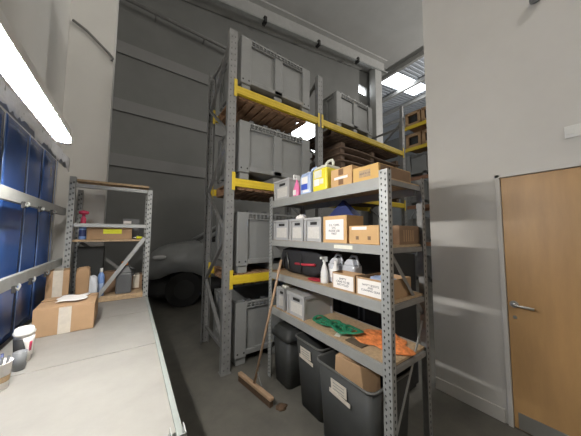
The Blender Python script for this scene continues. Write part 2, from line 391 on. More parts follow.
# ------------------------------------------------------------ item makers (front faces local -Y, origin at base, front centre)
def carton(name, lab, cat, w, d, h, loc, rz, m='card', tape=None, group=None, open_=False, sign=None, lines=None, ts=.02):
    t = thing(name, lab, cat, loc, rz, group)
    if open_:
        th = .004; k = MB().box(-w / 2, w / 2, 0, d, 0, th).box(-w / 2, w / 2, 0, th, th, h).box(-w / 2, w / 2, d - th, d, th, h).box(-w / 2, -w / 2 + th, th, d - th, th, h).box(w / 2 - th, w / 2, th, d - th, th, h)
        k.build('body', m, t)
    else:
        MB().box(-w / 2, w / 2, 0, d, 0, h).build('body', m, t, bevel=.003)
    if tape == 'v':
        MB().box(-.028, .028, -.0012, -.0002, h * .1, h).box(-.028, .028, -.0012, d * .98, h + .0002, h + .0012).build('tape', 'tape', t)
    if tape == 'b':
        MB().box(-.025, .025, -.0012, -.0002, .02, h * .45).box(-.025, .025, -.0012, -.0002, h * .62, h - .01).build('tape', 'tape_b', t)
    if sign:
        x0, x1, z0, z1 = sign; MB().box(x0, x1, -.003, -.001, z0, z1).build('paper_sign', 'paper', t)
        if lines: text(lines, ts, t, ((x0 + x1) / 2, -.0035, (z0 + z1) / 2), FRONT)
    return t
def tote(lab, w, d, h, loc, rz=-PI / 2, group=None, lid=False, m='tote'):
    t = thing('storage_tote', lab, 'tote', loc, rz, group)
    th = .004; ti = .012
    k = MB()
    for (x0, x1, y0, y1) in ((-w / 2 + ti, w / 2 - ti, .016, .016 + th), (-w / 2 + ti, w / 2 - ti, d - ti, d - ti + th), (-w / 2 + ti, -w / 2 + ti + th, .006, d - ti), (w / 2 - ti - th, w / 2 - ti, .006, d - ti)):
        k.box(x0, x1, y0, y1, 0, h)
    k.box(-w / 2 + ti, w / 2 - ti, .006, d - ti, 0, .005)
    for x in (-w / 2 + .002, w / 2 - .026):
        for y in (-.002, d - .026): k.box(x, x + .024, y, y + .024, 0, h)
    k.box(-w / 2, w / 2, -.004, .014, h - .022, h).box(-w / 2, w / 2, d - .014, d, h - .022, h).box(-w / 2, -w / 2 + .014, .014, d - .014, h - .022, h).box(w / 2 - .014, w / 2, .014, d - .014, h - .022, h)
    k.build('body', m, t, bevel=.002)
    MB().box(-w * .19, w * .19, .013, .0155, h * .70, h * .82).build('handle_slot', 'hole', t)
    MB().box(-w * .33, w * .33, .0135, .0155, h * .13, h * .62).build('label_card', 'cardlab', t)
    if lid:
        MB().box(-w / 2, w / 2, -.006, d, h + .001, h + .014).build('lid', m, t, bevel=.004)
    return t

# ------------------------------------------------------------ things on the bench
t = thing('cardboard_box', 'taped brown cardboard box with torn white label, lying on the white bench top', 'box', (-.325, 2.075, TZ + .001), math.radians(1.5))
MB().box(-.145, .145, 0, .34, 0, .165).build('body', 'card', t, bevel=.003)
k = MB(); k.add([(-.145, 0, .166), (.145, 0, .166), (.145, .169, .180), (-.145, .169, .172)], [(0, 1, 2, 3)]); k.add([(-.145, .34, .166), (.145, .34, .166), (.145, .172, .186), (-.145, .172, .178)], [(0, 1, 2, 3)])
k.build('top_flap', 'card', t, solid=.003)
MB().box(-.03, .03, -.0015, -.0003, .0, .165).box(-.03, .03, -.0015, .05, .1665, .168).build('tape', 'tape', t)
k = MB().grid(lambda u, v: (-.06 + .15 * u + .01 * math.sin(9 * v), .06 + .19 * v + .012 * math.sin(7 * u), .1905 + .004 * math.sin(8 * u) * math.sin(7 * v)), 8, 8)
k.build('torn_label', 'paper', t, solid=.001)
carton('cardboard_carton', 'upright brown cardboard carton sealed with pale tape, against the left bench post', 'box', .13, .17, .345, (-.455, 2.55, TZ + .001), math.radians(8), 'card', 'v')
t = thing('packing_paper', 'crumpled brown and clear packing wrap behind the upright carton', 'packing paper', (-.315, 2.72, TZ + .001))
MB().blob((-.01, 0, .17), (.045, .05, .17), .3, 28, amp=.035, seed=3).build('wrap', 'card', t)
MB().blob((.052, .0, .13), (.04, .035, .13), .6, 24, amp=.05, seed=5).build('film', 'clear', t)
def bottle(lab, loc, prof, m, capm, cap, cat='bottle', name='bottle', sy=1., label=None):
    t = thing(name, lab, cat, loc)
    MB().lathe(prof, n=24, sy=sy).build('body', m, t)
    MB().lathe(cap, n=16).build('cap', capm, t)
    if label: MB().lathe([(label[0], label[1]), (label[0], label[2])], n=24, sy=sy).build('label_band', label[3], t)
    return t
SB = .946
bottle('slim blue bottle with pale cap on the lower end shelf of the bench', (-.215, 2.87, SB), [(0, 0), (.026, 0), (.027, .01), (.027, .17), (.022, .20), (.011, .225)], 'blue', 'white', [(.012, .224), (.013, .225), (.012, .262), (0, .263)], label=(.0275, .05, .12, 'lblue'))
t = thing('chemical_jug', 'dark grey plastic jug with an orange cap on the lower end shelf', 'jug', (-.035, 2.88, SB))
MB().taper((-.065, .065, -.045, .045), (-.065, .065, -.045, .045), 0, .20).build('body', 'dgrey', t, bevel=.012)
MB().taper((-.064, .064, -.044, .044), (-.028, .028, -.028, .028), .201, .275).build('shoulder', 'dgrey', t, bevel=.006)
MB().cyl((0, 0, .276), (0, 0, .312), .03, .026, n=20).build('cap', 'orange', t)
MB().tube([(.055, 0, .16), (.08, 0, .18), (.078, 0, .235), (.03, 0, .26)], .009, 8).build('handle', 'dgrey', t)
carton('parts_carton', 'low brown carton beside the dark jug on the bench end shelf', 'box', .11, .16, .15, (.07, 2.99, SB), 0, 'card_d', 'v')
carton('parts_carton', 'brown carton behind the slim blue bottle on the bench end shelf', 'box', .17, .15, .20, (-.13, 2.99, SB), 0, 'card_d')
carton('parts_carton', 'dark carton at the back left corner of the bench end shelf', 'box', .20, .13, .46, (-.32, 3.03, SB), 0, 'bin')
carton('long_carton', 'long brown carton with a yellow label on the middle end shelf', 'box', .35, .2, .125, (-.165, 2.86, 1.485), 0, 'card')
y_ = MB().box(-.055, .09, -.003, -.001, .055, .10); o = y_.build('yellow_label', 'ylabel', bpy.data.objects['long_carton'])
bottle('small blue bottle with crimson cap left of the long carton', (-.372, 2.885, 1.485), [(0, 0), (.026, 0), (.027, .01), (.027, .11), (.018, .15)], 'blue', 'redtag', [(.02, .15), (.02, .2), (.012, .21), (.012, .235), (.035, .24), (.038, .265), (0, .275)], label=(.0278, .03, .09, 'navy'))
t = thing('glue_tube', 'small yellow and white tube at the right end of the middle end shelf', 'tube', (.07, 2.88, 1.485))
MB().cyl((-.02, 0, .016), (.035, 0, .016), .014, .011).build('body', 'ylabel', t); MB().cyl((-.021, 0, .016), (-.045, 0, .016), .007, .004).build('nozzle', 'white', t)
t = thing('control_box', 'small dark control box with white label fixed behind the bench shelves', 'box', (-.02, 3.08, 1.485))
MB().box(-.06, .10, 0, .10, 0, .22).build('housing', 'dgrey', t, bevel=.004); MB().box(-.05, .02, -.003, -.001, .165, .195).build('label_plate', 'paper', t)
# cups
def cup(name, lab, loc, r0, r1, h, lid, m='paper'):
    t = thing(name, lab, 'cup', loc)
    MB().lathe([(0, .0), (r0, 0), (r1, h), (r1 + .003, h + .002), (r1 - .002, h + .002), (r0 - .003, .004), (0, .004)], n=28).build('body', m, t)
    return t
t = cup('coffee_cup', 'takeaway paper cup with white lid and dark sleeve on the bench', (-.418, 1.745, TZ + .001), .027, .036, .14, True)
MB().lathe([(.0315, .045), (.0365, .122), (.037, .122), (.032, .045)], n=28).build('sleeve', 'blackp', t)
a0 = .3
k = MB().grid(lambda u, v: ((.0325 + .0058 * v) * math.cos(-1.45 + 1.6 * u + .6 * (1 - v)), (.0325 + .0058 * v) * math.sin(-1.45 + 1.6 * u + .6 * (1 - v)), .03 + .095 * v), 10, 4); k.build('white_label', 'paper', t, solid=.0008)
k = MB().grid(lambda u, v: ((.0352 + .003 * v) * math.cos(-.75 + .3 * u), (.0352 + .003 * v) * math.sin(-.75 + .3 * u), .055 + .045 * v), 5, 3); k.build('red_logo', 'redtag', t, solid=.0014)
MB().lathe([(.039, .138), (.040, .147), (.036, .152), (.034, .166), (.030, .168), (.027, .163), (0, .163)], n=28).build('lid', 'white', t)
bottle('small grey plastic beaker in front of the takeaway cup', (-.405, 1.655, TZ + .001), [(0, 0), (.020, 0), (.024, .082), (.021, .082), (.018, .01)], 'grey_p', 'grey_p', [(.0, .008), (.018, .009)], 'cup', 'beaker')
t = cup('pen_pot', 'white cup full of dark pens at the left end of the bench', (-.425, 1.50, TZ + .001), .030, .038, .105, False)
MB().lathe([(.0335, .03), (.0355, .055)], n=28).build('printed_band', 'chip', t)
random.seed(3)
for i in range(5):
    a = i * 1.25 + .3; dx, dy = .018 * math.cos(a), .018 * math.sin(a)
    k = MB().cyl((-.425 + dx * .5, 1.50 + dy * .5, TZ + .006), (-.425 + dx * 1.45, 1.50 + dy * 1.45, TZ + .125 + .008 * (i % 3)), .0045, n=8)
    tag(k.build('pen', ['dgrey', 'navy', 'dgrey', 'black', 'dgrey'][i]), 'dark pen standing in the white cup on the bench', 'pen', 'pens in the white cup')

# ------------------------------------------------------------ pallet racking
RY0, RY1 = 2.546, 3.46
rk = thing('pallet_racking', 'tall grey pallet racking with yellow beams behind the front shelving', 'pallet racking', (0, 0, 0))
RT = 4.04
PX = (.925, 2.345, 4.80)
for x in PX:
    fr = post(rk, x, RY0, .10, .07, RT, 'y', ('galv_d', 'slot'), name='upright', pitch=.075)
    MB().box(x - .06, x + .06, RY0 - .02, RY0 + .09, 0, .006).build('foot_plate', 'galv_d', fr)
    bk = MB().box(x - .05, x + .05, RY1 - .003, RY1, 0, RT - .05).box(x - .05, x - .047, RY1 - .07, RY1 - .003, 0, RT - .05).box(x + .047, x + .05, RY1 - .07, RY1 - .003, 0, RT - .05)
    slots(bk, x, RY1 - .003, 0, RT - .05, 'y', -1, .1, off=.02)
    bk.build('upright', ['galv_d', 'slot'], rk)
    z = .28; s_ = 0
    while z < RT - .5:
        a, b = ((RY0 + .05, z), (RY1 - .05, z + .62)); 
        if s_: a, b = (RY1 - .05, z), (RY0 + .05, z + .62)
        MB().bar((x - .012, a[0], a[1]), (x - .012, b[0], b[1]), .025, .04, up=(1, 0, 0)).build('brace', 'galv_d', rk)
        z += .62; s_ = 1 - s_
    for z in (.22, RT - .12): MB().bar((x + .01, RY0 + .05, z), (x + .01, RY1 - .05, z), .025, .04).build('brace', 'galv_d', rk)
LEV = (.965, 2.11, 3.255)
for zi, z in enumerate(LEV):
    for (a, b) in ((PX[0] + .052, PX[1] - .052), (PX[1] + .052, PX[2] - .052)):
        if zi == 0 and a > 2: continue
        for y, sg in ((RY0 - .002, -1), (RY1 - .05, 1)):
            k = MB().box(a, b, y, y + .05, z, z + .095).box(a, b, y - .004, y, z + .02, z + .04).box(a, b, y - .004, y, z + .062, z + .08)
            bo = k.build('beam', 'yellow', rk, bevel=.004)
            for e, dx in ((a, -1), (b, 1)):
                x0, x1 = (e - .035, e + .004) if dx < 0 else (e - .004, e + .035)
                MB().box(x0, x1, y - .008, y - .0045, z - .05, z + .165).build('end_plate', 'yellow', bo)

def pallet(lab, w, d, x, y, z, m='wood', cut=False, name='wooden_pallet', group=None):
    t = thing(name, lab, 'pallet', (x, y, z), 0, group)
    k = MB(); n = 9; bw = w / n
    for i in range(n): k.box(-w / 2 + i * bw + .012, -w / 2 + (i + 1) * bw - .012, 0, d, .118, .136)
    k.build('top_boards', m, t)
    k = MB()
    for yy in (.0, d / 2 - .04, d - .08):
        k.box(-w / 2 + .01, w / 2 - .01, yy, yy + .08, .02, .118)
    for yy in (.0, d / 2 - .04, d - .08):
        MB().box(-w / 2 + .01, w / 2 - .01, yy + .005, yy + .08, .0205, .1175).build('bearer', m, t)
    k = MB()
    for i in range(n): k.box(-w / 2 + i * bw + .018, -w / 2 + (i + 1) * bw - .018, .0, d, .002, .02)
    k.build('bottom_boards', m, t)
    return t

def pallet_box(lab, w, d, h, loc, rz=0, m='crate', group=None):
    t = thing('pallet_box', lab, 'pallet box', loc, rz, group)
    th = .03
    k = MB()  # walls with recessed panels
    z0 = .10
    for (x0, x1, y0, y1) in ((-w / 2 + .02, w / 2 - .02, .035, .05), (-w / 2 + .02, w / 2 - .02, d - .05, d - .035), (-w / 2 + .02, -w / 2 + .04, .04, d - .04), (w / 2 - .04, w / 2 - .02, .04, d - .04)):
        k.box(x0, x1, y0, y1, z0, h - .01)
    k.box(-w / 2 + .02, w / 2 - .02, .02, d - .02, z0, z0 + .02)
    k.build('shell', m, t)
    k = MB()
    # corner columns, middle rib, lower and upper band, seen on every side
    for sx in (-1, 1):
        for y0, y1 in ((0, .12), (d - .12, d)):
            a, b = sorted((sx * w / 2, sx * (w / 2 - .14)))
            k.box(a, b, y0, y1, z0 - .02, h - .0)
    for y0, y1 in ((.003, .036), (d - .036, d - .003)):
        k.box(-.065, .065, y0, y1, z0, h - .07)
        k.box(-w / 2 + .14, w / 2 - .14, y0, y1, z0, z0 + .06)
        k.box(-w / 2 + .14, w / 2 - .14, y0, y1, h - .085, h - .07)
    for sx in (-1, 1):
        a, b = sorted((sx * (w / 2 - .003), sx * (w / 2 - .02)))
        k.box(a, b, .12, d - .12, z0, z0 + .06); k.box(a, b, .12, d - .12, h - .085, h - .07); k.box(a, b, d / 2 - .05, d / 2 + .05, z0 + .06, h - .085)
    k.build('ribs', m, t, bevel=.008)
    k = MB()   # castellated rim
    k.box(-w / 2 + .002, w / 2 - .002, .001, .022, h - .022, h).box(-w / 2 + .002, w / 2 - .002, d - .022, d - .001, h - .022, h)
    k.box(-w / 2, -w / 2 + .022, .022, d - .022, h - .022, h).box(w / 2 - .022, w / 2, .022, d - .022, h - .022, h)
    n = 15
    for i in range(n + 1):
        x = -w / 2 + .14 + (w - .28) * i / n
        for y in (.001, d - .019): k.box(x - .006, x + .006, y, y + .018, h - .07, h - .022)
    k.box(-w / 2 + .14, w / 2 - .14, .004, .018, h - .048, h - .042)
    k.build('rim', m, t)
    k = MB()
    for x in (-w / 2 + .02, -.06, w / 2 - .14): MB().box(x, x + .12, .02, d - .02, .0, .0795).build('runner', m, t, bevel=.006)
    for sx in (-1, 1):
        for x in (w / 2 - .11, w / 2 - .03): MB().cyl((sx * x, -.001, z0 + .03), (sx * x, .002, z0 + .03), .011, n=10).build('bolt_hole', 'hole', t)
    for i in range(5):
        x = -w / 2 + .16 + (w - .32) * i / 4; MB().box(x - .03, x + .03, .002, .03, h + .0005, h + .022).build('rim_lug', 'dgrey', t)
    return t
CY = 2.60
pallet('slatted wooden pallet under the topmost left pallet box', 1.11, .80, 1.57, 2.603, LEV[2] - .03)
pallet('slatted wooden pallet under the second left pallet box from the top', 1.11, .80, 1.57, 2.603, LEV[1] - .03)
pallet('slatted wooden pallet on the lowest yellow beams', 1.11, .80, 1.57, 2.603, LEV[0] - .03)
B = [pallet_box('grey plastic pallet box topmost in the left bay of the racking', 1.12, .86, .70, (1.60, 2.58, LEV[2] + .11)),
     None]
dup(B[0], (1.60, 2.58, LEV[1] + .11), 0, 'grey plastic pallet box on the second beam level, above the front totes', scale=(1, 1, 1.05))
dup(B[0], (1.60, 2.58, LEV[0] + .11), 0, 'grey plastic pallet box on the lowest beam level behind the broom', scale=(1, 1, 1.05))
dup(B[0], (1.61, 2.60, .002), 0, 'grey plastic pallet box on the floor in the left bay', scale=(1, 1, 1.04))
pallet('long slatted pallet under the pallet box at the top right of the racking', 1.06, .80, 3.24, 2.603, LEV[2] - .03, 'wood_d')
pallet('empty slatted pallet at the right end of the top beams', 0.86, .80, 4.24, 2.603, LEV[2] - .03, 'wood_d')
dup(B[0], (3.24, 2.58, LEV[2] + .11), 0, 'short grey pallet box at the top right of the racking', scale=(.88, .62, .88))
# stack of flat pallets at the second level, right bay
p0 = None
for i in range(8):
    lab = 'flat dark pallet in the stack on the second level, right bay'
    z = LEV[1] + .098 + i * .118
    if p0 is None:
        p0 = thing('flat_pallet', lab, 'pallet', (3.78, 2.6, z), 0, 'flat pallets stacked in the right bay')
        MB().grid(lambda u, v: (-.93 + 1.86 * u, .8 * v, .02 + .015 * math.sin(PI * 2 * u)), 16, 2).build('deck', 'wood_d', p0, solid=.025)
        for x in (-.9, -.06, .8): MB().box(x, x + .1, .02, .78, 0.037, .10).build('bearer', 'wood_d', p0)
    else: dup(p0, (3.78 + .01 * math.sin(i * 2), 2.6, z), 0, lab)
shade_box = pallet_box('pallet box coloured black for shade, on the floor behind the near half of the front shelving', 1.12, .86, .76, (3.0, 2.62, .002), m='blackp')  # boxes blackened to put shade into the bay behind the shelving
dup(shade_box, (4.17, 2.62, .002), 0, 'pallet box coloured black for shade, on the floor at the right end of the racking')
dup(shade_box, (3.0, 2.62, .79), 0, 'pallet box coloured black for shade, stacked on another behind the third shelf')
dup(shade_box, (4.17, 2.62, .79), 0, 'pallet box coloured black for shade, stacked second at the right end of the racking')

# far racking in the hall, boxes and timber crates
fr = thing('far_pallet_racking', 'distant pallet racking with yellow beams seen past the wall edge', 'pallet racking', (8, 0, 0))
for y in (4.32, 1.4):
    for x in (0, 1.0):
        MB().box(x, x + .09, y - .05, y + .05, 0, 6.3).build('upright', 'galv_d', fr)
    for z in (1, 2.6, 4.2): MB().bar((.04, y, z - .8), (1.0, y, z), .03, .04, up=(0, 1, 0)).build('brace', 'galv_d', fr)
for z in (1.3, 2.55, 3.55, 4.62, 5.42):
    for x in (-.01, 1.0):
        MB().box(x, x + .05, 1.45, 4.27, z - .12, z).build('beam', 'yellow' if z > 4 else 'rust', fr)
tc0 = None
for zi, z in enumerate((4.625, 5.425)):
    for yi, y in enumerate((4.2, 3.64, 3.08)):
        lab = 'open-fronted timber crate on %s far yellow beams, %s' % (('the lower', 'the upper')[zi], ('nearest the upright', 'second from the upright', 'third from the upright')[yi])
        if tc0 is None:
            tc0 = thing('timber_crate', lab, 'crate', (8.05, y - .27, z), -PI / 2, 'timber crates on the far racking')
            k = MB()
            for x0, x1 in ((-.26, -.17), (.17, .26), (-.03, .03)): k.box(x0, x1, 0, .8, 0, .5) if abs(x0) > .1 else None
            k.box(-.26, .26, .0, .8, 0, .1).box(-.26, .26, 0, .8, .40, .5); k.build('frame', 'card', tc0)
            MB().box(-.165, .165, .08, .78, .105, .395).build('opening_shade', 'blackp', tc0)  # black block paints the shade inside the crate openings
        else: dup(tc0, (8.05, y - .27, z), -PI / 2, lab)
for zi, z in enumerate((0.002, 1.302, 2.552, 3.552)):
    for yi, y in enumerate((3.55, 2.1)):
        dup(B[0], (8.06, y + .05, z), -PI / 2, 'distant grey pallet box on far racking, %s, %s column' % (('floor level', 'first beam level', 'second beam level', 'third beam level')[zi], ('left', 'right')[yi]), scale=(1.1, 1, 1.15))

# ------------------------------------------------------------ car parked at the rear wall
cr = thing('parked_car', 'grey car parked by the dark rear wall, left of the pallet racking', 'car', (.30, 5.35, 0), math.radians(-4))
def loft(secs, name, m, par, close=True, lv=1):
    k = MB(); n = len(secs[0])
    vs = [v for s_ in secs for v in s_]
    k.add(vs, [(j * n + i, j * n + (i + 1) % n, (j + 1) * n + (i + 1) % n, (j + 1) * n + i) for j in range(len(secs) - 1) for i in range(n)], 0, True)
    k.add(vs, [tuple(range(n))[::-1], tuple(range(len(vs) - n, len(vs)))], 0)
    o = k.build(name, m, par)
    return o
def sec(x, hw, z0, zs, zt):   # ring across the car (y from 0..2*hw about y=.85)
    c_ = .85
    return [(x, c_ - hw, z0), (x, c_ - hw * 1.03, (z0 + zs) / 2), (x, c_ - hw, zs), (x, c_ - hw * .86, zt - .02), (x, c_ - hw * .4, zt), (x, c_ + hw * .4, zt), (x, c_ + hw * .86, zt - .02), (x, c_ + hw, zs), (x, c_ + hw * 1.03, (z0 + zs) / 2), (x, c_ + hw, z0)]
XS = [(-.02, .60, .62, .85, .95), (.08, .74, .60, 1.0, 1.10), (.22, .81, .62, 1.10, 1.20), (.45, .85, .72, 1.16, 1.28), (.62, .86, .74, 1.18, 1.31), (.85, .86, .70, 1.20, 1.34), (1.05, .86, .60, 1.22, 1.36), (1.3, .85, .56, 1.24, 1.37), (2.2, .85, .55, 1.25, 1.36), (3.2, .85, .56, 1.25, 1.36), (3.9, .82, .6, 1.22, 1.3), (4.1, .74, .65, 1.1, 1.2)]
loft([sec(*a) for a in XS], 'body', 'car', cr)
loft([sec(x, hw * .96, .22, .4, zt) for x, hw, zt in ((.02, .60, .61), (.25, .80, .62), (1.2, .86, .6), (3.6, .86, .58), (4.0, .8, .6))], 'lower_cladding', 'blackp', cr)
loft([sec(x, hw, 1.30, zs, zt) for x, hw, zs, zt in ((1.02, .70, 1.32, 1.345), (1.35, .70, 1.5, 1.58), (1.72, .68, 1.72, 1.82), (2.2, .67, 1.76, 1.87), (3.1, .66, 1.74, 1.84), (3.6, .66, 1.5, 1.6), (3.85, .7, 1.32, 1.34))], 'cabin_glass', 'glass', cr)
for y in (.14, 1.56):
    MB().tube([(1.0, y - .0, 1.34), (1.35, y + (.02 if y < 1 else -.02), 1.56), (1.75, y + (.05 if y < 1 else -.05), 1.80), (2.6, y + (.06 if y < 1 else -.06), 1.83), (3.3, y + .04 * (1 if y < 1 else -1), 1.76), (3.85, y, 1.34)], .045, 8).build('pillar', 'car', cr)
for y in (-.03, 1.60):
    for x in (.68, 3.35):
        wh = MB().cyl((x, y, .36), (x, y + .22, .36), .36, n=28); wo = wh.build('wheel', 'rubber', cr)
        MB().cyl((x, y - .004, .36), (x, y + .0, .36), .2, n=20).build('wheel_disc', 'blackp', wo)
for y in (.08, 1.28):
    MB().blob((.20, y - .055 if y < 1 else y + .33, 1.05), (.13, .05, .045), .8).build('headlight', 'lamp', cr)
MB().box(-.05, -.02, .5, 1.2, .72, .9).build('grille', 'hole', cr)

# ------------------------------------------------------------ front shelving unit
SX0, SX1, SY0, SY1 = 1.30, 1.78, .80, 2.27
SZ = (.75, 1.125, 1.48, 1.92)
su = thing('shelving_unit', 'grey slotted steel shelving unit with four loaded shelves, in front of the racking', 'shelving unit', (0, 0, 0))
def angle_post(x, y, sx, sy, m, z1=1.965):
    k = MB(); th = .003; a = .06; b = .045
    xa, xb = sorted((x, x + sx * th)); ya, yb = sorted((y, y + sy * a)); k.box(xa, xb, ya, yb, 0, z1)
    xa, xb = sorted((x + sx * th, x + sx * b)); ya, yb = sorted((y, y + sy * th)); k.box(xa, xb, ya, yb, 0, z1)
    z = .03; j = 0
    while z < z1 - .03:
        for q in (.015, .043):
            zz = z + (.0125 if q > .03 else 0)
            yy = y + sy * q; xo = x - sx * .0004
            k.add([(xo, yy - .006, zz + .006), (xo, yy, zz - .007), (xo, yy + .006, zz + .006), (xo, yy, zz + .013)], [(0, 1, 2, 3)], 1)
        z += .038
        yo = y - sy * .0004; xx = x + sx * .024
        k.add([(xx - .005, yo, z - .008), (xx + .005, yo, z - .008), (xx + .005, yo, z + .008), (xx - .005, yo, z + .008)], [(0, 1, 2, 3)], 1)
    return k.build('post', [m, 'hole'], su, recalc=False)
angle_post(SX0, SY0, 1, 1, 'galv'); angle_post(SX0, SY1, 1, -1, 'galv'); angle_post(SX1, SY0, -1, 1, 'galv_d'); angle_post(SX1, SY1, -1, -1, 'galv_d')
for z in SZ:
    bh = .06 if z == 1.48 else .068 if z < 1.8 else .078
    b_ = MB().box(SX0 + .004, SX0 + .022, SY0 + .062, SY1 - .062, z - bh, z - .001)
    b_.box(SX0 - .0, SX0 + .0035, SY0 + .0605, SY1 - .0605, z - bh, z)
    b_.build('front_beam', 'shelf', su, bevel=.001)
    MB().box(SX1 - .022, SX1 - .004, SY0 + .062, SY1 - .062, z - .075, z - .001).build('rear_beam', 'shelf', su)
    for y in (SY0 + .006, SY1 - .024): MB().box(SX0 + .047, SX1 - .047, y, y + .018, z - .05, z - .018).build('side_rail', 'galv_d', su)
    MB().box(SX0 + .023, SX1 - .023, SY0 + .025, SY1 - .025, z - .016, z).build('shelf_board', 'chip', su)
for y in (SY0 + .03, SY1 - .03):
    MB().bar((SX0 + .04, y, 1.46), (SX1 - .02, y, .98), .028, .004, up=(0, 1, 0)).build('diagonal_brace', 'galv_d', su)
    MB().bar((SX1 - .04, y, 1.07), (SX1 - .16, y, .80), .03, .004, up=(0, 1, 0)).build('diagonal_brace', 'galv', su) if 0 else None
    MB().bar((SX1 - .03, y, .93), (SX0 + .03, y, .24), .022, .004, up=(0, 1, 0)).build('diagonal_brace', 'galv', su)
lb = MB().box(SX0 - .0018, SX0 - .0005, 1.08, 1.26, SZ[2] - .04, SZ[2] - .012).build('shelf_label', 'cream', su)

G = -PI / 2
def Y(x): return x
# top shelf
z = SZ[3] + .001
tote('light grey tote with handle slot at the left end of the top shelf', .30, .40, .22, (1.33, 2.08, z))
t = thing('spray_bottle', 'pink spray bottle with white trigger head on the top shelf', 'spray bottle', (1.37, 1.84, z), G)
MB().lathe([(0, 0), (.042, 0), (.044, .01), (.044, .08), (.030, .125), (.015, .16), (.014, .175)], n=24, sy=.7).build('body', 'pink', t)
MB().box(-.014, .014, -.02, .03, .176, .20).box(-.012, .012, -.045, .03, .20, .226).box(-.006, .006, -.045, -.03, .17, .2).build('trigger_head', 'white', t, bevel=.003)
MB().box(-.025, .025, -.034, -.031, .02, .07).build('label_patch', 'paper', t)
def jerry(lab, loc, w, d, h, m, mtop, labels, name='jerrycan', group=None):
    t = thing(name, lab, 'jerrycan', loc, G, group)
    MB().box(-w / 2, w / 2, -d / 2, d / 2, 0, h * .74).build('body', m, t, bevel=.014)
    k = MB().taper((-w / 2 + .004, w / 2 - .004, -d / 2 + .004, d / 2 - .004), (-w / 2 + .02, w / 2 - .01, -d / 2 + .02, d / 2 - .02), h * .74, h * .84)
    k.build('shoulder', mtop, t, bevel=.006)
    MB().tube([(-w * .08, 0, h * .84), (-w * .05, 0, h * .97), (w * .12, 0, h * 1.03), (w * .36, 0, h * 1.03), (w * .42, 0, h * .95), (w * .42, 0, h * .82)], .012, 8).build('handle', mtop, t)
    MB().cyl((-w * .3, 0, h * .84), (-w * .3, 0, h * .95), .02, n=16).build('cap', 'white', t)
    for (x0, x1, z0, z1, mm) in labels: MB().box(x0, x1, -d / 2 - .002, -d / 2 - .0005, z0, z1).build('label_patch', mm, t)
    return t
j = jerry('blue plastic jerrycan with dark blue label on the top shelf', (1.42, 1.655, z), .155, .19, .25, 'lblue', 'lblue', ((-.05, .04, .10, .165, 'paper'), (-.055, .035, .045, .098, 'dblue'), (-.03, .06, .018, .040, 'paper')))
j = jerry('yellow plastic jerrycan with white label beside the cardboard cartons', (1.42, 1.455, z), .18, .19, .27, 'lemon', 'cream', ((-.065, .03, .12, .185, 'cream'), (-.07, .0, .05, .11, 'paper'), (.005, .05, .06, .105, 'cream')))
carton('light_carton', 'small light brown carton with dark tape marks next to the yellow jerrycan', 'box', .22, .25, .155, (1.345, 1.225, z), G, 'card_l', 'b')
MB().box(-.07, .07, -.003, -.0015, .065, .085).build('paper_strip', 'paper', bpy.data.objects['light_carton'])
t = carton('flat_carton', 'wide flat carton with printed label at the near end of the top shelf', 'box', .215, .42, .115, (1.345, .998, z), G, 'card_y')
MB().box(-.05, .045, -.003, -.001, .035, .085).build('printed_label', 'chip', t); text('MADE IN UK', .016, t, (0, -.0035, .06), FRONT, 'ink')
MB().box(.108, .109, .02, .41, .003, .11).build('shaded_end', 'card_d', t)  # dark sheet colours the carton's near end as its shaded side

# second shelf
z = SZ[2] + .001
tote('grey tote with white label, leftmost of the three on the second shelf', .295, .40, .215, (1.33, 2.085, z))
tote('grey tote with white cloth poking out, middle of the three on the second shelf', .225, .40, .215, (1.33, 1.80, z))
tote('grey tote nearest the framed notice, rightmost of the three on the second shelf', .235, .40, .215, (1.33, 1.555, z))
tag(MB().blob((1.40, 1.80, z + .215), (.05, .05, .045), .8, 24, amp=.12, seed=2).build('white_cloth', 'paper'), 'crumpled white cloth sticking out of the middle grey tote', 'cloth')
t = carton('notice_carton', 'open brown carton showing a framed-looking white handwritten notice on the second shelf', 'box', .255, .20, .215, (1.335, 1.29, z), G, 'card_l', open_=True, sign=(-.098, .098, .025, .185), lines='E.G. TAPES\nETC.\nPLEASE USE\nFIRST', ts=.024)
tag(MB().add([(1.56, 1.62, z + .217), (1.56, 1.27, z + .217), (1.60, 1.44, z + .385), (1.68, 1.62, z + .217), (1.68, 1.27, z + .217), (1.64, 1.44, z + .385)], [(0, 1, 2), (3, 5, 4), (0, 2, 5, 3), (1, 4, 5, 2), (0, 3, 4, 1)]).build('blue_wedge', 'navy', bevel=.004), 'dark blue triangular plastic wedge standing up behind the notice carton', 'wedge')
carton('base_carton', 'plain brown carton under the blue wedge, behind the notice carton', 'box', .13, .13, .2155, (1.56, 1.36, z), G, 'card_d')
t = carton('low_carton', 'low light brown carton by the near post on the second shelf', 'box', .25, .14, .13, (1.335, 1.015, z), G, 'card_l')
for x in (-.05, .05): MB().box(x - .012, x + .012, -.002, -.0005, .03, .055).build('print_mark', 'card_d', t)
MB().box(-.10, .03, -.002, -.0005, .10, .122).build('paper_strip', 'paper', t)
t = carton('printed_carton', 'small brown carton with striped print at the back of the second shelf', 'box', .27, .27, .13, (1.485, .97, z), G, 'card_d')
k = MB()
for i in range(5): k.box(.1355, .1365, .05 + i * .03, .062 + i * .03, .02, .10)
k.build('stripe_print', 'card', t)
